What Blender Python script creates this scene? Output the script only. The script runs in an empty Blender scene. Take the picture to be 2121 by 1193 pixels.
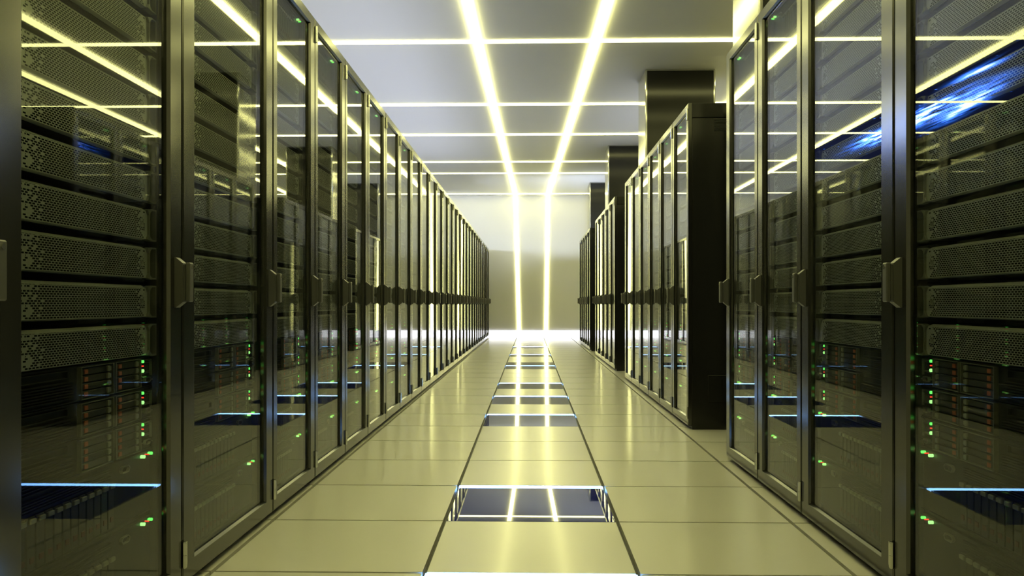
import bpy, bmesh, math, random
from mathutils import Vector
random.seed(7)
S = bpy.context.scene
COL = S.collection
# ------------------------------------------------------------------ constants
F = 1635.0                       # focal length in pixels of a 2121 px wide frame
EYE = 0.832                      # camera height
CEIL = EYE + 2.65                # ceiling height
XL, XR = -1.0, 1.045             # door planes of the left and right rows
TOP = 2.16                       # cabinet height
WALL_Y = 19.4                    # far wall
SIDE = 5.2

# ------------------------------------------------------------------ materials
def new_mat(name):
    m = bpy.data.materials.new(name); m.use_nodes = True
    nt = m.node_tree; nt.nodes.clear()
    out = nt.nodes.new('ShaderNodeOutputMaterial')
    return m, nt, out
def pbr(name, col, rough=0.5, metal=0.0, spec=0.5, coat=0.0, coat_rough=0.05, aniso=0.0, noise=0.0, nscale=(4, 4, 4), ior=1.5):
    m, nt, out = new_mat(name)
    b = nt.nodes.new('ShaderNodeBsdfPrincipled')
    b.inputs['Base Color'].default_value = (*col, 1)
    b.inputs['Roughness'].default_value = rough
    b.inputs['Metallic'].default_value = metal
    b.inputs['IOR'].default_value = ior
    b.inputs['Specular IOR Level'].default_value = spec
    b.inputs['Coat Weight'].default_value = coat
    b.inputs['Coat Roughness'].default_value = coat_rough
    if noise:
        tc = nt.nodes.new('ShaderNodeTexCoord'); mp = nt.nodes.new('ShaderNodeMapping')
        mp.inputs['Scale'].default_value = nscale
        nz = nt.nodes.new('ShaderNodeTexNoise'); nz.inputs['Scale'].default_value = 1.0; nz.inputs['Detail'].default_value = 3
        mr = nt.nodes.new('ShaderNodeMapRange')
        mr.inputs['To Min'].default_value = max(0.0, rough - noise); mr.inputs['To Max'].default_value = rough + noise
        nt.links.new(tc.outputs['Object'], mp.inputs['Vector']); nt.links.new(mp.outputs[0], nz.inputs['Vector'])
        nt.links.new(nz.outputs['Fac'], mr.inputs['Value']); nt.links.new(mr.outputs[0], b.inputs['Roughness'])
    nt.links.new(b.outputs[0], out.inputs[0])
    return m
def emit(name, col, strength):
    m, nt, out = new_mat(name)
    e = nt.nodes.new('ShaderNodeEmission')
    e.inputs[0].default_value = (*col, 1); e.inputs[1].default_value = strength
    nt.links.new(e.outputs[0], out.inputs[0])
    return m
class NG:                                   # tiny node-math helper
    def __init__(s, nt): s.nt = nt
    def _in(s, sock, v):
        if isinstance(v, (int, float)): sock.default_value = v
        else: s.nt.links.new(v, sock)
    def m(s, op, a, b=None, c=None):
        n = s.nt.nodes.new('ShaderNodeMath'); n.operation = op
        s._in(n.inputs[0], a)
        if b is not None: s._in(n.inputs[1], b)
        if c is not None: s._in(n.inputs[2], c)
        return n.outputs[0]
    def add(s, a, b): return s.m('ADD', a, b)
    def sub(s, a, b): return s.m('SUBTRACT', a, b)
    def mul(s, a, b): return s.m('MULTIPLY', a, b)
    def step(s, a, e0, e1):
        n = s.nt.nodes.new('ShaderNodeMapRange'); n.interpolation_type = 'SMOOTHSTEP'
        s._in(n.inputs['Value'], a); s._in(n.inputs['From Min'], e0); s._in(n.inputs['From Max'], e1)
        return n.outputs[0]
    def xyz(s, x, y, z):
        n = s.nt.nodes.new('ShaderNodeCombineXYZ')
        for i, v in enumerate((x, y, z)): s._in(n.inputs[i], v)
        return n.outputs[0]

def glass_mat():                             # clear pane: Schlick reflection over slightly grey transmission
    m, nt, out = new_mat('door_glass'); g = NG(nt)
    geo = nt.nodes.new('ShaderNodeNewGeometry')
    dp = nt.nodes.new('ShaderNodeVectorMath'); dp.operation = 'DOT_PRODUCT'
    nt.links.new(geo.outputs['Normal'], dp.inputs[0]); nt.links.new(geo.outputs['Incoming'], dp.inputs[1])
    c = g.m('ABSOLUTE', dp.outputs['Value'])
    f = g.add(g.mul(g.m('POWER', g.sub(1.0, c), 5.0), 0.965), 0.035)
    t = nt.nodes.new('ShaderNodeBsdfTransparent'); t.inputs[0].default_value = (.74, .76, .71, 1)
    gl = nt.nodes.new('ShaderNodeBsdfGlossy'); gl.inputs['Roughness'].default_value = 0.0; gl.inputs[0].default_value = (1, 1, 1, 1)
    mx = nt.nodes.new('ShaderNodeMixShader')
    nt.links.new(f, mx.inputs[0]); nt.links.new(t.outputs[0], mx.inputs[1]); nt.links.new(gl.outputs[0], mx.inputs[2])
    nt.links.new(mx.outputs[0], out.inputs[0])
    return m

def bezel_mat(width):                        # perforated sheet: staggered slots, thinning out at the ends
    m, nt, out = new_mat('perforated_metal'); g = NG(nt)
    tc = nt.nodes.new('ShaderNodeTexCoord'); sp = nt.nodes.new('ShaderNodeSeparateXYZ')
    nt.links.new(tc.outputs['Object'], sp.inputs[0])
    y, z = sp.outputs[1], sp.outputs[2]
    PY, PZ = 0.0122, 0.00515
    rz = g.m('DIVIDE', z, PZ); row = g.m('FLOOR', rz); fz = g.m('FRACT', rz)
    off = g.mul(g.m('MODULO', row, 2.0), 0.5)
    ry = g.add(g.m('DIVIDE', y, PY), off); cellx = g.m('FLOOR', ry); fy = g.m('FRACT', ry)
    hy = g.m('LESS_THAN', g.m('ABSOLUTE', g.sub(fy, 0.5)), 0.38)
    hz = g.m('LESS_THAN', g.m('ABSOLUTE', g.sub(fz, 0.5)), 0.35)
    wn = nt.nodes.new('ShaderNodeTexWhiteNoise'); wn.noise_dimensions = '2D'
    nt.links.new(g.xyz(cellx, row, 0.0), wn.inputs['Vector'])
    keep0 = g.m('POWER', g.step(y, 0.0, 0.15), 0.8)
    keep1 = g.step(y, width - 0.05, width - 0.12)
    keep = g.add(g.mul(keep0, g.add(g.mul(keep1, 0.75), 0.25)), 0.04)
    k = g.m('LESS_THAN', wn.outputs[0], keep)
    edge = g.mul(g.m('GREATER_THAN', y, 0.012), g.m('LESS_THAN', y, width - 0.056))
    hole = g.mul(g.mul(hy, hz), g.mul(k, edge))
    zz = g.mul(g.m('GREATER_THAN', z, 0.004), g.m('LESS_THAN', z, 0.079))
    hole = g.mul(hole, zz)
    mc = nt.nodes.new('ShaderNodeMix'); mc.data_type = 'RGBA'
    mc.inputs[6].default_value = (.58, .58, .58, 1); mc.inputs[7].default_value = (.006, .006, .005, 1)
    nt.links.new(hole, mc.inputs[0])
    b = nt.nodes.new('ShaderNodeBsdfPrincipled')
    nt.links.new(mc.outputs[2], b.inputs['Base Color'])
    nt.links.new(g.mul(g.sub(1.0, hole), 0.55), b.inputs['Metallic'])
    b.inputs['Roughness'].default_value = 0.42
    nt.links.new(g.mul(g.sub(1.0, hole), 0.5), b.inputs['Specular IOR Level'])
    bp = nt.nodes.new('ShaderNodeBump'); bp.inputs['Strength'].default_value = 0.4; bp.inputs['Distance'].default_value = 0.001
    nt.links.new(g.sub(1.0, hole), bp.inputs['Height']); nt.links.new(bp.outputs[0], b.inputs['Normal'])
    nt.links.new(b.outputs[0], out.inputs[0])
    return m

def galaxy_mat():
    m, nt, out = new_mat('starry_screen'); g = NG(nt)
    tc = nt.nodes.new('ShaderNodeTexCoord'); sp = nt.nodes.new('ShaderNodeSeparateXYZ')
    nt.links.new(tc.outputs['Object'], sp.inputs[0])
    x, y = sp.outputs[0], sp.outputs[1]
    def blob(cx, cy, ang, ra, rb, amp):
        c, s = math.cos(ang), math.sin(ang)
        dx, dy = g.sub(x, cx), g.sub(y, cy)
        a = g.m('DIVIDE', g.add(g.mul(dx, c), g.mul(dy, s)), ra)
        b = g.m('DIVIDE', g.sub(g.mul(dy, c), g.mul(dx, s)), rb)
        r = g.add(g.mul(a, a), g.mul(b, b))
        return g.mul(g.m('EXPONENT', g.mul(r, -1.0)), amp)
    H = math.pi/2
    bl = [blob(-3.45, 12.0, H, 1.1, .16, 1.7), blob(-3.30, 10.6, H-.02, .9, .13, 1.0),
          blob(-3.72, 10.7, H+.18, .9, .12, 1.2), blob(-2.98, 9.1, H, .42, .07, 1.0), blob(-3.45, 12.6, H, .6, .2, 1.3)]
    tot = bl[0]
    for b_ in bl[1:]: tot = g.add(tot, b_)
    mp = nt.nodes.new('ShaderNodeMapping'); mp.inputs['Scale'].default_value = (9, 1.1, 1)
    nt.links.new(tc.outputs['Object'], mp.inputs[0])
    nz = nt.nodes.new('ShaderNodeTexNoise'); nz.inputs['Scale'].default_value = 1.6; nz.inputs['Detail'].default_value = 5
    nt.links.new(mp.outputs[0], nz.inputs['Vector'])
    tot = g.mul(tot, g.step(nz.outputs['Fac'], .32, .68))
    vo = nt.nodes.new('ShaderNodeTexVoronoi'); vo.inputs['Scale'].default_value = 4.5
    mp2 = nt.nodes.new('ShaderNodeMapping'); mp2.inputs['Scale'].default_value = (1.6, .8, 1)
    nt.links.new(tc.outputs['Object'], mp2.inputs[0]); nt.links.new(mp2.outputs[0], vo.inputs['Vector'])
    star = g.mul(g.step(vo.outputs['Distance'], .13, .03), 0.28)
    tot = g.add(tot, star)
    ramp = nt.nodes.new('ShaderNodeValToRGB')
    e = ramp.color_ramp.elements
    e[0].position = 0; e[0].color = (.0015, .002, .006, 1)
    e[1].position = 1; e[1].color = (.55, .72, 1, 1)
    k = e.new(.12); k.color = (.006, .03, .16, 1)
    k = e.new(.45); k.color = (.05, .17, 1, 1)
    nt.links.new(tot, ramp.inputs[0])
    em = nt.nodes.new('ShaderNodeEmission'); em.inputs[1].default_value = 26.0
    nt.links.new(ramp.outputs[0], em.inputs[0]); nt.links.new(em.outputs[0], out.inputs[0])
    return m

M = {}
YEL = (1.0, .96, .36)
M['strip'] = emit('yellow_strip_light', YEL, 12.5)
M['blue'] = emit('blue_edge_light', (.2, .45, 1.0), 15.0)
M['cove'] = emit('white_cove_light', (.93, .93, 1.0), 3.2)
M['added_uplight'] = emit('added_cool_uplight', (.82, .86, 1.0), 9.5)  # glow of the added ceiling fill lights
M['added_washer'] = emit('added_white_washer', (.76, .83, 1.0), 600.0)  # added fill that whitens the upper far wall
M['added_washer_small'] = emit('added_white_washer_small', (.76, .83, 1.0), 1900.0)
M['green'] = emit('green_indicator', (.12, 1.0, .12), 3.2)
M['ring'] = emit('green_ring_indicator', (.35, 1.0, .25), 3.0)
M['red'] = emit('red_indicator', (1.0, .05, .03), 2.2)
M['frame'] = pbr('cabinet_frame_metal', (.095, .095, .086), .16, .92)
def brushed(m, aniso):                       # brushing that stretches reflections vertically
    nt = m.node_tree; b = [n for n in nt.nodes if n.type == 'BSDF_PRINCIPLED'][0]
    t = nt.nodes.new('ShaderNodeTangent'); t.direction_type = 'RADIAL'; t.axis = 'Z'
    b.inputs['Anisotropic'].default_value = aniso; b.inputs['Anisotropic Rotation'].default_value = .25
    nt.links.new(t.outputs[0], b.inputs['Tangent'])
brushed(M['frame'], .55)
M['dark'] = pbr('cabinet_dark_steel', (.03, .03, .028), .35, .3)
M['inner'] = pbr('cabinet_inner_steel', (.018, .018, .017), .6, .2)
M['panel'] = pbr('cabinet_end_panel', (.012, .012, .011), .22, .2, noise=.06, nscale=(2, 2, 2))
M['handle'] = pbr('handle_grey', (.075, .075, .065), .38, .3)
M['chrome'] = pbr('bright_metal', (.6, .6, .55), .22, 1.0)
M['glass'] = glass_mat()
M['rail'] = pbr('rail_steel', (.05, .05, .045), .45, .6)
M['chassis'] = pbr('server_black', (.012, .012, .012), .5, .2)
M['gun'] = pbr('server_gunmetal', (.30, .30, .27), .42, .6)
M['slate'] = pbr('drive_grey', (.04, .04, .04), .45, .3)
M['lever'] = pbr('lever_silver', (.42, .42, .38), .4, .7)
M['tab'] = pbr('release_tab_red', (.45, .12, .07), .5)
M['tab2'] = pbr('storage_tab_red', (.07, .012, .01), .5)
M['tile'] = pbr('floor_tile', (.58, .57, .51), .27, spec=.55, coat=.2, coat_rough=.12)
M['joint'] = pbr('floor_joint', (.03, .03, .02), .6)
M['mirror'] = pbr('glass_floor', (.006, .012, .20), .0, spec=.5, ior=1.62)
M['ceil'] = pbr('ceiling_paint', (.68, .68, .68), .55, spec=.3)
M['wall'] = pbr('wall_paint', (.50, .50, .50), .5, spec=.3)
M['column'] = pbr('column_gloss', (.46, .46, .42), .12, .75)
M['black'] = pbr('column_black', (.008, .008, .007), .15, .0, spec=.3)
M['galaxy'] = galaxy_mat()

# ------------------------------------------------------------------ mesh helpers
class MB:
    def __init__(s): s.v = []; s.f = []; s.mi = []
    def add(s, vs, fs, mi=0):
        o = len(s.v); s.v += [tuple(v) for v in vs]; s.f += [tuple(i + o for i in f) for f in fs]; s.mi += [mi]*len(fs); return s
    def box(s, x0, x1, y0, y1, z0, z1, c=0.0, mi=0):
        if c <= 0:
            return s.add([(x0,y0,z0),(x1,y0,z0),(x1,y1,z0),(x0,y1,z0),(x0,y0,z1),(x1,y0,z1),(x1,y1,z1),(x0,y1,z1)],
                         [(3,2,1,0),(4,5,6,7),(0,1,5,4),(1,2,6,5),(2,3,7,6),(3,0,4,7)], mi)
        bm = bmesh.new()
        vs = [bm.verts.new(p) for p in [(x0,y0,z0),(x1,y0,z0),(x1,y1,z0),(x0,y1,z0),(x0,y0,z1),(x1,y0,z1),(x1,y1,z1),(x0,y1,z1)]]
        for f in [(3,2,1,0),(4,5,6,7),(0,1,5,4),(1,2,6,5),(2,3,7,6),(3,0,4,7)]: bm.faces.new([vs[i] for i in f])
        bmesh.ops.bevel(bm, geom=bm.edges[:], offset=c, segments=1, affect='EDGES', profile=.5)
        bm.verts.index_update()
        s.add([v.co for v in bm.verts], [[v.index for v in f.verts] for f in bm.faces], mi); bm.free()
        return s
    def prism_x(s, pts, x0, x1, mi=0):        # polygon given in (y, z), extruded along x; counter-clockwise seen from +x
        n = len(pts)
        vs = [(x0, p[0], p[1]) for p in pts] + [(x1, p[0], p[1]) for p in pts]
        fs = [tuple(range(n-1, -1, -1)), tuple(range(n, 2*n))] + [(i, (i+1) % n, n+(i+1) % n, n+i) for i in range(n)]
        return s.add(vs, fs, mi)
    def prism_y(s, pts, y0, y1, mi=0):        # polygon in (x, z)
        n = len(pts)
        vs = [(p[0], y0, p[1]) for p in pts] + [(p[0], y1, p[1]) for p in pts]
        fs = [tuple(range(n)), tuple(range(2*n-1, n-1, -1))] + [(i, n+i, n+(i+1) % n, (i+1) % n) for i in range(n)]
        return s.add(vs, fs, mi)
    def ring_x(s, out, inn, x0, x1, mi=0):    # closed band between two outlines of equal length
        n = len(out)
        vs = [(x0, *p) for p in out] + [(x0, *p) for p in inn] + [(x1, *p) for p in out] + [(x1, *p) for p in inn]
        fs = []
        for i in range(n):
            j = (i+1) % n
            fs += [(2*n+i, 2*n+j, 3*n+j, 3*n+i), (i, n+i, n+j, j), (i, j, 2*n+j, 2*n+i), (n+i, 3*n+i, 3*n+j, n+j)]
        return s.add(vs, fs, mi)
    def disc_x(s, y, z, r, x0, x1, n=14, mi=0, sy=1.0):
        return s.prism_x([(y+r*sy*math.cos(2*math.pi*i/n), z+r*math.sin(2*math.pi*i/n)) for i in range(n)], x0, x1, mi)
    def cyl_z(s, x, y, r, z0, z1, n=12):
        vs = [(x+r*math.cos(2*math.pi*i/n), y+r*math.sin(2*math.pi*i/n), z) for z in (z0, z1) for i in range(n)]
        fs = [tuple(range(n-1, -1, -1)), tuple(range(n, 2*n))] + [(i, (i+1) % n, n+(i+1) % n, n+i) for i in range(n)]
        return s.add(vs, fs)
    def mesh(s, name, mats, side=1):
        me = bpy.data.meshes.new(name)
        if side == 1: me.from_pydata(s.v, [], s.f)
        else: me.from_pydata([(-v[0], v[1], v[2]) for v in s.v], [], [tuple(reversed(f)) for f in s.f])
        if not isinstance(mats, (list, tuple)): mats = [mats]
        for m in mats: me.materials.append(m)
        for p, i in zip(me.polygons, s.mi): p.material_index = i
        me.update()
        return me
def circ(y, z, r, n=18, sy=1.0): return [(y+r*sy*math.cos(2*math.pi*i/n), z+r*math.sin(2*math.pi*i/n)) for i in range(n)]

def link(name, data, parent=None, loc=(0, 0, 0)):
    o = bpy.data.objects.new(name, data); COL.objects.link(o); o.location = loc
    if parent is not None: o.parent = parent
    return o
def tag(o, label=None, cat=None, group=None, kind=None):
    if label: o['label'] = label
    if cat: o['category'] = cat
    if group: o['group'] = group
    if kind: o['kind'] = kind
    return o
def struct(name, mb, mats, loc=(0, 0, 0)):
    return tag(link(name, mb.mesh(name, mats), None, loc), kind='structure')
def copy_tree(o, parent=None):
    c = o.copy(); COL.objects.link(c); c.parent = parent
    for ch in list(o.children): copy_tree(ch, c)
    return c
ORD = ['zeroth','first','second','third','fourth','fifth','sixth','seventh','eighth','ninth','tenth','eleventh','twelfth','thirteenth','fourteenth',
       'fifteenth','sixteenth','seventeenth','eighteenth','nineteenth','twentieth','twenty-first','twenty-second','twenty-third','twenty-fourth',
       'twenty-fifth','twenty-sixth','twenty-seventh','twenty-eighth','twenty-ninth','thirtieth','thirty-first']

# ------------------------------------------------------------------ the room
GX0, GXP, GY0, GYP, GAP = -.327, .66, 2.433, .5855, .0145
glass_k = {0: 1, 2: 1, 6: 1, 8: 1, 10: 1, 14: 1, 15: 0, 18: 1, 22: 1}
fl = MB()
fl.box(-SIDE, SIDE, -1.6, WALL_Y, -.08, -.02, mi=1)
for i in range(-8, 9):
    xa, xb = GX0 + GXP*i + GAP/2, GX0 + GXP*(i+1) - GAP/2
    xa, xb = max(xa, -SIDE), min(xb, SIDE)
    if xb - xa < .05: continue
    for k in range(-6, 31):
        if i == 0 and k in glass_k: continue
        ya, yb = GY0 + GYP*(k-1) + GAP/2*.8, min(GY0 + GYP*k - GAP/2*.8, WALL_Y)
        if yb - ya < .05: continue
        fl.box(xa, xb, ya, yb, -.02, 0.0)
struct('floor', fl, [M['tile'], M['joint']])
struct('ceiling', MB().box(-SIDE, SIDE, -1.6, WALL_Y, CEIL, CEIL+.1), M['ceil'])
struct('wall_back', MB().box(-SIDE, SIDE, WALL_Y, WALL_Y+.1, -.02, CEIL), M['wall'])
struct('wall_front', MB().box(-SIDE, SIDE, -1.7, -1.6, -.02, CEIL), M['wall'])
struct('wall_left', MB().box(-SIDE-.1, -SIDE, -1.6, WALL_Y, -.02, CEIL), M['wall'])
struct('wall_right', MB().box(SIDE, SIDE+.1, -1.6, WALL_Y, -.02, CEIL), M['wall'])

# glass floor panels with a blue light along the far edge
names_g = ['nearest the camera, at the bottom edge of the photo', 'second from the camera, mirroring the ceiling lights']
for n, k in enumerate(sorted(glass_k)):
    ya, yb = GY0 + GYP*(k-1) + .004, GY0 + GYP*k - .004
    r = link('glass_floor_panel', None, None, ((GX0 + GX0 + GXP)/2, ya, -.02))
    lit = glass_k[k]
    where = names_g[n] if n < 2 else ORD[n+1] + ' from the camera along the aisle centre'
    if not lit: where = 'seventh from the camera, touching the one before it'
    tag(r, 'dark mirror-like glass floor panel, ' + where, 'floor panel', 'glass floor panels down the aisle centre')
    hw = GXP/2 - GAP/2
    L = yb - ya
    link('glass_sheet', MB().box(-hw, hw, 0, L - (.034 if lit else .006), 0, .019).mesh('glass_sheet', M['mirror']), r)
    if lit:
        s_ = link('light_strip', MB().box(-hw-.003, hw+.003, L-.033, L, 0, .0205).mesh('light_strip', M['blue']), r)
        s_['label'] = 'glowing blue-white edge light'

# ceiling strip lights
def strip_long(name, pts, w, d, label, group):
    """ribbon following pts on the ceiling / wall; each pt (x,y,z,normal)"""
    mb = MB()
    for (a, b) in zip(pts[:-1], pts[1:]):
        pa, pb, nrm = Vector(a[:3]), Vector(b[:3]), Vector(a[3])
        sx = Vector((w/2, 0, 0)); o = nrm*d
        vs = [pa-sx, pa+sx, pb+sx, pb-sx, pa-sx+o, pa+sx+o, pb+sx+o, pb-sx+o]
        mb.add(vs, [(0,1,2,3),(7,6,5,4),(0,4,5,1),(1,5,6,2),(2,6,7,3),(3,7,4,0)])
    return tag(link(name, mb.mesh(name, M['strip'])), label, 'strip light', group)
def lx(y): return -(.653 - .01525*y)
def rx(y): return .8166 - .01945*y
DN, BK = (0, 0, -1), (0, -1, 0)
zc = CEIL - .0135
for nm, fx, bx_, lab in (('left', lx, -.273, 'long yellow strip light left of the aisle centre, running down the far wall'),
                         ('right', rx, .392, 'long yellow strip light right of the aisle centre, running down the far wall')):
    strip_long('strip_light', [(fx(-1.5), -1.5, zc, DN), (fx(WALL_Y-.004), WALL_Y-.004, zc, BK), (bx_, WALL_Y-.004, .18, BK)], .078, .018, lab, 'strip lights along the aisle')
for x, lab in ((2.62, 'yellow ceiling strip light beyond the right cabinets, the one nearer the aisle'),
               (3.77, 'yellow ceiling strip light beyond the right cabinets, the one farther from the aisle'),
               (-2.66, 'yellow ceiling strip light beyond the left cabinets, bordering the starry blue ceiling screen')):
    strip_long('strip_light', [(x, -1.5, zc, DN), (x, WALL_Y-.01, zc, BK)], .078, .018, lab, 'strip lights beyond the cabinets')
CROSS = [.7, 2.5, 3.9, 5.42, 6.67, 7.96, 10.47, 12.34, 14.7, 16.0, 18.97]
vis = ['nearest visible', 'second visible', 'third visible', 'fourth visible', 'fifth visible', 'farthest, beside the far wall']
for i, y in enumerate(CROSS):
    mb = MB().box(-SIDE+.02, SIDE-.02, y-.034, y+.034, CEIL-.0125, CEIL-.0025)
    j = i - 5
    lab = ('yellow strip light crossing the ceiling, %s one from the camera' % vis[j]) if j >= 0 else \
          ('yellow strip light crossing the ceiling before the photo\'s top edge, %s one back' % ORD[5-i])
    tag(link('cross_strip_light', mb.mesh('cross_strip_light', M['strip'])), lab, 'strip light', 'strip lights across the ceiling')
# glowing cove at the foot of the far wall
tag(link('cove_light', MB().box(-SIDE+.02, SIDE-.02, WALL_Y-.03, WALL_Y-.001, .002, .175).mesh('cove_light', M['cove'])),
    'glowing white light band along the foot of the far wall', 'cove light')
# starry screen in the ceiling beyond the left cabinets
tag(link('ceiling_screen', MB().box(-5.0, -2.72, 5.0, 14.62, CEIL-.002, CEIL-.0002).mesh('ceiling_screen', M['galaxy'])),
    'dark ceiling screen showing blue stars and nebula, mirrored in the right doors', 'screen')

# columns
for i, (y, d) in enumerate(((4.52, .58), (8.95, .56), (13.22, .5), (17.26, .6))):
    r = link('square_column', None, None, (1.30, y, 0))
    tag(r, ['pale square column between the near right cabinets, its lit side at the photo\'s top',
            'largest black-fronted square column, behind the second right block',
            'middle black-fronted square column, behind the third right block',
            'smallest, farthest black-fronted square column near the far wall'][i], 'column', 'square columns on the right')
    w = .79
    link('shaft', MB().box(0, w, 0, d, 0, CEIL-.001, c=.008).mesh('shaft', M['column']), r)
    p = link('front_panel', MB().box(.022, w-.022, -.006, 0.001, .02, CEIL-.02).mesh('front_panel', M['black']), r)
    p['label'] = 'glossy black front panel'

# ------------------------------------------------------------------ cabinets
HND = (.825, .958)
cab_cache = {}
def cabinet_meshes(W, side):
    key = (round(W, 4), side)
    if key in cab_cache: return cab_cache[key]
    wide = W > .7
    fn, ff = (.08, .075) if wide else (.05, .07)
    D = 1.0; d = {}
    c = MB()
    c.box(-D, -.024, .002, .012, .02, TOP-.003); c.box(-D, -.024, W-.012, W-.002, .02, TOP-.003)
    c.box(-D, -D+.012, .012, W-.012, .02, TOP-.003)
    c.box(-D+.012, -.024, .012, W-.012, TOP-.02, TOP-.003); c.box(-D+.012, -.024, .012, W-.012, .02, .05)
    d['carcass'] = c.mesh('carcass', M['inner'], side)
    p = MB().box(-D+.02, -.03, .004, W-.004, 0, .0195)
    d['plinth'] = p.mesh('plinth', M['dark'], side)
    # door frame: outer slab with a chamfered inner lip
    z0, z1 = .022, TOP; gz0, gz1 = .078, TOP-.045
    y0, y1 = .005, W-.005; gy0, gy1 = fn, W-ff
    f = MB()
    b = .004
    out_b = [(y0, z0), (y1, z0), (y1, z1), (y0, z1)]
    out_f = [(y0+b, z0+b), (y1-b, z0+b), (y1-b, z1-b), (y0+b, z1-b)]
    in_f = [(gy0, gz0), (gy1, gz0), (gy1, gz1), (gy0, gz1)]
    q = .006
    in_b = [(gy0+q, gz0+q), (gy1-q, gz0+q), (gy1-q, gz1-q), (gy0+q, gz1-q)]
    rings = [(-.022, out_b), (-.004, out_b), (0, out_f), (0, in_f), (-.009, in_b), (-.022, in_b)]
    vs = [(x, p_[0], p_[1]) for x, ring in rings for p_ in ring]
    fs = []
    for r_ in range(len(rings)):
        r2 = (r_+1) % len(rings)
        for i in range(4):
            j = (i+1) % 4
            fs.append((r_*4+i, r_*4+j, r2*4+j, r2*4+i))
    f.add(vs, fs)
    d['door'] = f.mesh('door', M['frame'], side)
    d['glass_pane'] = MB().box(-.018, -.013, gy0+q-.002, gy1-q+.002, gz0+q-.002, gz1-q+.002).mesh('glass_pane', M['glass'], side)
    # handle
    h = MB(); a, bb = HND; hy = W-.052
    h.prism_y([(0, a-.004), (.004, a-.004), (.024, a+.012), (.024, bb-.012), (.004, bb+.004), (0, bb+.004)], hy, hy+.026)
    h.box(.024, .030, hy+.004, hy+.022, a+.016, bb-.016)
    h.box(.030, .044, hy+.0, hy+.027, a+.012, bb-.010, c=.003)
    h.disc_x(hy+.0135, bb-.022, .006, .044, .046, 16, mi=1)
    d['handle'] = h.mesh('handle', [M['handle'], M['chrome']], side)
    for nm, zc_ in (('hinge_low', .108), ('hinge_high', 2.085)):
        g_ = MB()
        g_.cyl_z(.004, .004, .0075, zc_-.035, zc_-.001); g_.cyl_z(.004, .004, .0075, zc_+.001, zc_+.035)
        g_.cyl_z(.004, .004, .006, zc_-.038, zc_+.038)
        g_.box(-.001, .004, .005, .024, zc_-.034, zc_+.034)
        d[nm] = g_.mesh('hinge', M['chrome'], side)
    # mounting rail at the far end, with slots
    for nm, (ya, yb) in (('rail_near', (.016, fn-.002)), ('rail_far', (W-(.074 if wide and side == -1 else .085 if wide else .0775), W-.022))):
        m_ = MB().box(-.06, -.034, ya, yb, .06, TOP-.03)
        m_.box(-.034, -.030, ya+.003, ya+.007, .07, TOP-.04); m_.box(-.034, -.030, yb-.007, yb-.003, .07, TOP-.04)
        d[nm] = m_.mesh('mounting_rail', M['rail'], side)
    cab_cache[key] = d
    return d
def cabinet(side, X, Y, W, label, group, end=False):
    r = link('server_cabinet', None, None, (X, Y, 0))
    tag(r, label, 'server cabinet', group)
    d = cabinet_meshes(W, side)
    link('carcass', d['carcass'], r); link('plinth', d['plinth'], r)
    dr = link('door', d['door'], r)
    for n_, k_ in (('glass_pane', 'glass_pane'), ('handle', 'handle'), ('hinge', 'hinge_low'), ('hinge', 'hinge_high')): link(n_, d[k_], dr)
    link('mounting_rail', d['rail_near'], r); link('mounting_rail', d['rail_far'], r)
    if end:                                    # dressed end of a block
        e = MB(); e.box(-1.0, -.026, -.012, .0015, .0, TOP-.10, c=.003); e.box(-.96, -.13, -.016, -.010, .18, .36, c=.002)
        ep = link('end_panel', e.mesh('end_panel', M['panel'], side), r)
        v = MB().box(-1.0, -.026, -.014, .0015, TOP-.098, TOP-.002, c=.003)
        link('top_fascia', v.mesh('top_fascia', M['black'], side), r)
        g_ = MB()
        for q in range(9): g_.box(-.98, -.17, -.020, -.012, TOP-.185+q*.009, TOP-.181+q*.009)
        link('vent_grille', g_.mesh('vent_grille', M['dark'], side), r)
        e2 = MB().box(-.026, 0.0, -.010, .002, .03, TOP-.001, c=.002)
        link('corner_post', e2.mesh('corner_post', M['frame'], side), r)
    return r

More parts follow.
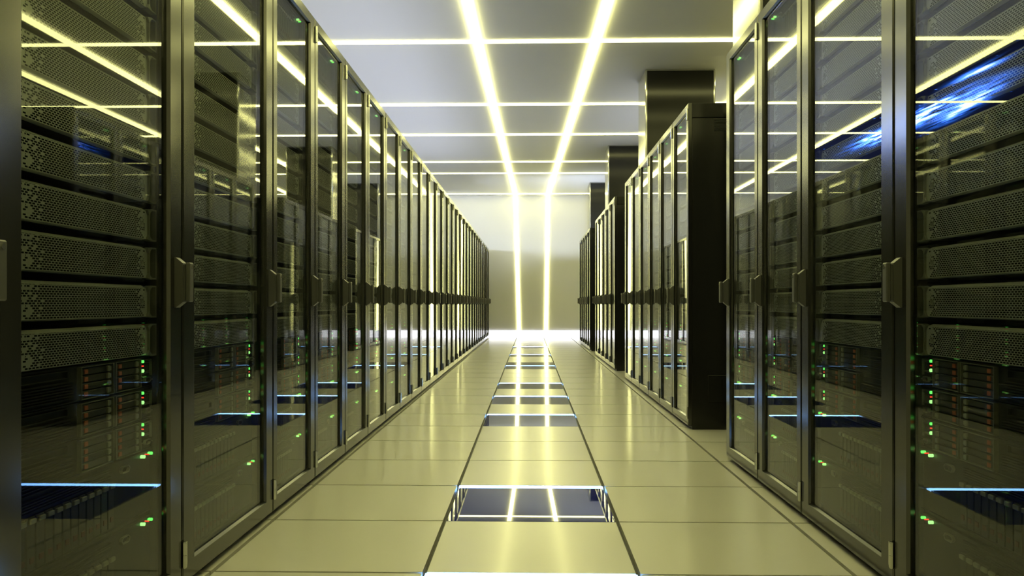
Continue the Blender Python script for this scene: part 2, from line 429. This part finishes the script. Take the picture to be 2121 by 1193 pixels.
# ------------------------------------------------------------------ servers (local: x towards the aisle, y along the row, z up; origin at low near corner)
FX = -.034                                     # face plane behind the door glass
bz = {}
for w_ in (.615, .445): bz[w_] = bezel_mat(w_)
def to_parts(spec, side, label_parts=None):
    """spec: nested list of (name, MB, mats, children) -> prototype builder"""
    def conv(s): return (s[0], s[1].mesh(s[0], s[2], side), [conv(c) for c in s[3]] if len(s) > 3 else [], s[4] if len(s) > 4 else None)
    return [conv(s) for s in spec]
def place(name, parts, loc, label, cat, group):
    r = link(name, None, None, loc); tag(r, label, cat, group)
    def rec(ps, par):
        for n_, me, ch, lb in ps:
            o = link(n_, me, par)
            if lb: o['label'] = lb
            rec(ch, o)
    rec(parts, r)
    return r
def bezel_server(w, side, full):
    hgt = .088
    spec = [('chassis', MB().box(-.72, FX-.10, .01, w-.01, .0, hgt).box(FX-.0999, FX-.014, .01, w-.051, .0, hgt-.001), M['chassis'])]
    b = MB()
    pr = [(FX-.013, .001), (FX, .004), (FX, hgt-.008), (FX-.013, hgt-.001)]
    b.prism_y(pr, 0, w-.050)
    # shaped end towards the latch
    b.prism_x([(w-.050, .004), (w-.041, .016), (w-.041, hgt-.019), (w-.050, hgt-.008)], FX-.013, FX-.0005)
    spec.append(('bezel', b, bz[w]))
    if not full: return to_parts(spec, side)
    # hexagonal loop latch at the far end
    o = [(w-.050, .003), (w-.030, .0), (w-.002, .0), (w-.002, hgt-.001), (w-.030, hgt-.001), (w-.050, hgt-.006), (w-.041, hgt-.019), (w-.041, .016)]
    i = [(w-.036, .010), (w-.026, .004), (w-.006, .004), (w-.006, hgt-.005), (w-.026, hgt-.005), (w-.036, hgt-.012), (w-.038, hgt-.021), (w-.038, .019)]
    l_ = MB().ring_x(o, i, FX-.01, FX+.006)
    spec.append(('latch_loop', l_, M['gun']))
    e = MB(); cy, cz = w-.072, .043
    e.ring_x(circ(cy, cz, .0095), circ(cy, cz, .0078), FX-.001, FX+.0012)
    for dy, a in ((-.003, .0045), (0, .0055), (.003, .0045)): e.box(FX-.001, FX+.001, cy+dy-.0006, cy+dy+.0006, cz-a, cz+a)
    spec.append(('emblem', e, M['lever']))
    return to_parts(spec, side)
def drive_server(w, side, full):
    hgt = .0825; k = w/.615
    ch = MB().box(-.70, FX-.012, .004, w-.004, .001, hgt)
    ch.box(FX-.012, FX-.008, 0, w, 0, .0025); ch.box(FX-.012, FX-.006, .0, w, hgt-.003, hgt)
    for q in range(7): ch.box(FX-.012, FX-.002, .012*k, .235*k, .010+q*.0062, .0125+q*.0062)
    spec = [('chassis', ch, M['chassis'])]
    yl = .553*k
    led = MB().disc_x(yl, .071, .0040, FX-.011, FX)
    ringm = MB().ring_x(circ(yl, .046, .0046), circ(yl, .046, .0024), FX-.011, FX)
    redm = MB().disc_x(yl, .059, .0018, FX-.011, FX)
    if not full:
        cg = MB()
        for ya, yb in ((.265, .40), (.42, .54)):
            for q in range(4):
                z = .008+q*.0175
                cg.box(FX-.012, FX-.003, ya*k, yb*k, z, z+.0145)
        spec.append(('drive_cage', cg, M['slate']))
        tb = MB()
        for ya in (.278, .432):
            for q in range(4): tb.box(FX-.004, FX-.001, ya*k, (ya+.013)*k, .010+q*.0175, .019+q*.0175)
        spec.append(('release_tabs', tb, M['tab']))
        spec += [('status_light', led, M['green']), ('power_button', ringm, M['ring']), ('fault_light', redm, M['red'])]
        return to_parts(spec, side)
    sl = MB().ring_x([(.012*k, .057), (.215*k, .057), (.215*k, .075), (.012*k, .075)], [(.0135*k, .0585), (.2135*k, .0585), (.2135*k, .0735), (.0135*k, .0735)], FX-.012, FX-.004)
    spec.append(('disc_slot', sl, M['slate']))
    for ya, yb in ((.262, .405), (.415, .543)):
        cg = MB()
        cg.ring_x([(ya*k, .003), (yb*k, .003), (yb*k, .079), (ya*k, .079)], [((ya+.0025)*k, .0045), ((yb-.0025)*k, .0045), ((yb-.0025)*k, .0775), ((ya+.0025)*k, .0775)], FX-.012, FX-.0005)
        spec.append(('drive_cage', cg, M['gun']))
        for q in range(4):
            z = .007+q*.0176
            car = MB().box(FX-.012, FX-.004, (ya+.006)*k, (yb-.006)*k, z, z+.0145, c=.001)
            tabm = MB().box(FX-.005, FX-.0015, (ya+.016)*k, (ya+.030)*k, z+.002, z+.0125, c=.0008)
            lv = MB()
            lv.box(FX-.005, FX+.001, (yb-.030)*k, (yb-.020)*k, z+.0005, z+.014, c=.001)
            lv.box(FX-.005, FX-.001, (yb-.019)*k, (yb-.013)*k, z+.002, z+.012)
            spec.append(('drive_carrier', car, M['slate'], [('release_tab', tabm, M['tab'], [], 'dull red release tab'), ('eject_lever', lv, M['lever'])]))
    spec += [('status_light', led, M['green'], [], 'green indicator light'), ('power_button', ringm, M['ring'], [], 'green lit ring button'), ('fault_light', redm, M['red'], [], 'tiny red light')]
    # printed wave label and outline
    wl = MB(); y0, y1 = .565*k, .605*k
    for q in range(9):
        ya = y0 + (y1-y0)*q/9; za, zb = (.048, .060) if q % 2 else (.060, .048)
        wl.add([(FX-.005, ya, za), (FX-.005, ya+(y1-y0)/9, zb), (FX-.005, ya+(y1-y0)/9, zb+.0012), (FX-.005, ya, za+.0012)], [(0, 1, 2, 3)])
    for z in (.066, .070, .074, .042, .038): wl.box(FX-.012, FX-.005, y0, y1-(.004 if z < .05 else 0), z, z+.0009)
    wl.box(FX-.012, FX-.005, y1+.003, y1+.0038, .03, .074)
    spec.append(('printed_label', wl, M['gun']))
    cn = MB().ring_x([(.578*k, .012), (.598*k, .012), (.604*k, .018), (.602*k, .026), (.574*k, .026), (.572*k, .018)],
                     [(.580*k, .0135), (.596*k, .0135), (.602*k, .018), (.600*k, .0245), (.576*k, .0245), (.574*k, .018)], FX-.012, FX-.004)
    cn.disc_x(.567*k, .019, .0018, FX-.012, FX-.003, 8); cn.disc_x(.609*k, .019, .0018, FX-.012, FX-.003, 8)
    spec.append(('video_port', cn, M['gun']))
    return to_parts(spec, side)
def storage_unit(w, side, full):
    hgt = .178; k = w/.615
    ch = MB().box(-.70, FX-.012, .004, w-.004, .001, hgt)
    ch.box(FX-.012, FX-.006, 0, w, hgt-.004, hgt); ch.box(FX-.012, FX-.005, 0, w, .012, .0135)
    for q in range(5): ch.box(FX-.012, FX-.004, .01*k, .40*k, .140+q*.006, .1425+q*.006)
    spec = [('chassis', ch, M['chassis'])]
    n = 13
    if full:
        for q in range(n):
            ya = (.008 + q*.0315)*k; yb = ya + .027*k
            car = MB().box(FX-.012, FX-.005, ya, yb, .020, .132, c=.001)
            lv = MB().box(FX-.006, FX+.001, ya+.003, yb-.003, .118, .129, c=.0015)
            tb = MB().box(FX-.006, FX-.003, ya+.008*k, yb-.006*k, .036, .048)
            spec.append(('drive_carrier', car, M['slate'], [('eject_lever', lv, M['gun']), ('release_tab', tb, M['tab2'], [], 'dull red release tab')]))
    else:
        cg = MB(); lv = MB()
        for q in range(n):
            ya = (.008 + q*.0315)*k; yb = ya + .027*k
            cg.box(FX-.012, FX-.005, ya, yb, .020, .132); lv.box(FX-.006, FX+.001, ya+.003, yb-.003, .118, .129)
        spec += [('drive_bank', cg, M['slate']), ('eject_levers', lv, M['gun'])]
    z = .168
    spec += [('power_button', MB().ring_x(circ(.560*k, z-.002, .0045), circ(.560*k, z-.002, .0026), FX-.011, FX), M['ring'], [], 'green lit ring button'),
             ('fault_light', MB().disc_x(.583*k, z, .0018, FX-.011, FX), M['red'], [], 'tiny red light'),
             ('status_light', MB().disc_x(.601*k, z, .0040, FX-.011, FX), M['green'], [], 'green indicator light')]
    if full:
        cn = MB().ring_x([(.455*k, .142), (.485*k, .142), (.492*k, .152), (.485*k, .16), (.455*k, .16), (.448*k, .152)],
                         [(.457*k, .144), (.483*k, .144), (.489*k, .152), (.483*k, .158), (.457*k, .158), (.451*k, .152)], FX-.012, FX-.004)
        spec.append(('serial_port', cn, M['gun']))
    return to_parts(spec, side)
proto = {}
def get(kind, w, side, full):
    key = (kind, w, side, full)
    if key not in proto: proto[key] = {'b': bezel_server, 'd': drive_server, 's': storage_unit}[kind](w, side, full)
    return proto[key]
made = {}
def put(kind, w, side, full, loc, label, group):
    """the first of a kind is built, the others are copies of it and of each of its parts"""
    nm, cat = {'b': ('perforated_server', 'server'), 'd': ('drive_server', 'server'), 's': ('storage_unit', 'storage unit')}[kind]
    key = (kind, w, side, full)
    if key not in made:
        made[key] = place(nm, get(*key), loc, label, cat, group); return
    c = copy_tree(made[key]); c.location = loc; c['label'] = label; c['group'] = group
rest = {1: MB(), -1: MB()}
def fill(side, X, Y, W, who, mode):
    wide = W > .7
    w = .615 if wide else .445
    u = Y + ((.087 if wide else .055) if side == 1 else (.082 if wide else .05))
    if mode == 'rest':
        mb = rest[side]; x0, x1 = -.6, FX-.002
        for k in range(12): mb.box(x0, x1, u, u+w, .688+k*.104, .688+k*.104+.088)
        for z0, z1 in ((.075, .25), (.258, .43), (.437, .517), (.522, .602), (.606, .684), (1.937, 2.11)): mb.box(x0, x1-.008, u, u+w, z0, z1)
        return
    full = mode == 'full'
    put('s', w, side, full, (X, u, 1.937), 'black storage unit at the top of the ' + who, 'storage units in the cabinets')
    for k in range(12):
        nth = 12-k
        t = ('uppermost of its kind' if nth == 1 else 'lowest of its kind' if nth == 12 else ORD[nth] + ' from the top')
        put('b', w, side, full, (X, u, .690+k*.104), 'grey perforated server, %s, %s' % (t, who), 'perforated servers in the cabinets')
    for k in range(3):
        t = ('lowest', 'middle', 'highest')[k]
        put('d', w, side, full, (X, u, .437+k*.0845), 'black red-tabbed drive server, %s of three, %s' % (t, who), 'drive servers in the cabinets')
    put('s', w, side, full, (X, u, .255), 'black storage unit under the drive servers, ' + who, 'storage units in the cabinets')
    put('s', w, side, full, (X, u, .074), 'black storage unit at the bottom of the ' + who, 'storage units in the cabinets')

# left row
rows = [(.649, .8), (1.449, .8), (2.249, .8)] + [(3.049+.6*i, .6) for i in range(27)]
for i, (y, W) in enumerate(rows):
    who = ['left cabinet cut off at the photo\'s left edge', 'nearest left cabinet'][i] if i < 2 else ORD[i] + ' left cabinet from the camera'
    lab = {0: 'grey-framed glass door server cabinet just out of the photo\'s left edge, only its handle showing',
           1: 'large grey-framed glass door server cabinet nearest the camera on the left',
           2: 'wide grey-framed glass door server cabinet, second from the camera on the left',
           29: 'grey-framed glass door server cabinet at the far end of the left row'}.get(i, 'grey-framed glass door server cabinet, %s from the camera in the left row' % ORD[i])
    cabinet(1, XL, y, W, lab, 'server cabinets of the left row')
    fill(1, XL, y, W, who, 'full' if 1 <= i <= 4 else 'low' if 5 <= i <= 8 else 'rest')
# right blocks
blocks = [('near right block', .746, [.774, .774, .774, .584, .584]), ('second right block', 5.254, [.58]*6),
          ('third right block', 9.79, [.58]*5), ('farthest right block', 13.85, [.575]*5)]
for b, (bn, y, ws) in enumerate(blocks):
    for i, W in enumerate(ws):
        nth = i if b == 0 else i+1
        if b == 0 and i == 0: lab = 'grey-framed glass door server cabinet just out of the photo\'s right edge'
        elif b == 0 and i == 1: lab = 'large grey-framed glass door server cabinet nearest the camera on the right'
        elif b and i == 0: lab = 'grey-framed glass door server cabinet with a black end panel, first of the ' + bn
        else: lab = 'grey-framed glass door server cabinet, %s from the camera in the %s' % (ORD[nth], bn)
        cabinet(-1, XR, y, W, lab, 'server cabinets of the ' + bn, end=(b > 0 and i == 0))
        who = '%s cabinet of %s' % (ORD[nth], bn)
        fill(-1, XR, y, W, who, 'rest' if (b == 0 and i == 0) or b > 1 else 'full' if b == 0 and i < 5 else 'low')
        y += W
for side, X, nm in ((1, XL, 'left'), (-1, XR, 'right')):
    o = link('servers', rest[side].mesh('servers', M['gun'], side), None, (X, 0, 0))
    tag(o, 'rows of grey servers dimly behind the doors of the distant %s cabinets' % nm, 'servers', kind='stuff')

# unseen cool fill lights, added to brighten the ceiling
def added_uplight(x, y0, y1, z, label):
    r = link('added_uplighter', None, None, (x, y0, z)); tag(r, label, 'added_uplight', 'unseen fill lights added for the ceiling')
    L = y1-y0
    h = MB().box(-.09, .09, 0, L, 0, .03); h.box(-.09, -.08, 0, L, .03, .06); h.box(.08, .09, 0, L, .03, .06)
    link('housing', h.mesh('housing', M['dark']), r)
    link('diffuser', MB().box(-.078, .078, .01, L-.01, .031, .045).mesh('diffuser', M['added_uplight']), r)
added_uplight(-1.6, 5.0, 14.4, TOP, 'long cool white fill light added on top of the left cabinet row')
added_uplight(1.7, 9.9, 12.6, TOP, 'cool white fill light added on top of the third right block')
M['added_uplight'] = emit('added_cool_uplight_floor', (.78, .84, 1.0), 12.0)
added_uplight(-4.2, 6.0, 18.9, .02, 'cool white fill light added on the floor of the next left aisle')  # unseen fill light added beyond the left row for the ceiling

def added_washer(x, w, y, lid, mat, label):  # unseen fill light added for the upper far wall; lip shades below
    r_ = link('added_wall_washer', None, None, (x, y, TOP)); tag(r_, label, 'added fill light', 'unseen fill lights added for the far wall')
    hh = .26 if lid else .09
    h = MB().box(0, w, 0, .60, 0, .012); h.box(0, w, -.02, 0, 0, hh)
    if lid: h.box(0, w, 0, .40, hh-.01, hh)
    link('housing', h.mesh('housing', M['dark']), r_)
    link('lamp', MB().box(.01, w-.01, .001, .006, .015, .085).mesh('lamp', mat), r_)
added_washer(-1.97, .56, 16.1, True, M['added_washer'], 'shallow white fill light added on top of the left cabinet row')
added_washer(1.14, .14, 16.05, False, M['added_washer_small'], 'small white fill light added on top of the farthest right block')

# ------------------------------------------------------------------ camera and colour
cam = bpy.data.cameras.new('camera'); co = bpy.data.objects.new('camera', cam); COL.objects.link(co)
co.location = (0, 0, EYE); co.rotation_euler = (math.pi/2, 0, math.atan(37.5/F))
cam.sensor_width = 36; cam.lens = 36*F/2121; cam.shift_y = 32.5/2121; cam.clip_start = .02; cam.clip_end = 100
S.camera = co
w = bpy.data.worlds.new('world'); S.world = w; w.use_nodes = True
w.node_tree.nodes['Background'].inputs[0].default_value = (0, 0, 0, 1)
S.view_settings.view_transform = 'Standard'; S.view_settings.look = 'None'
S.view_settings.exposure = 0.0; S.view_settings.gamma = 1.0; S.view_settings.use_curve_mapping = False
cy = S.cycles
cy.max_bounces = 10; cy.diffuse_bounces = 4; cy.glossy_bounces = 6; cy.transparent_max_bounces = 24
cy.use_denoising = True; cy.sample_clamp_indirect = 6.0
cy.caustics_reflective = False; cy.caustics_refractive = False
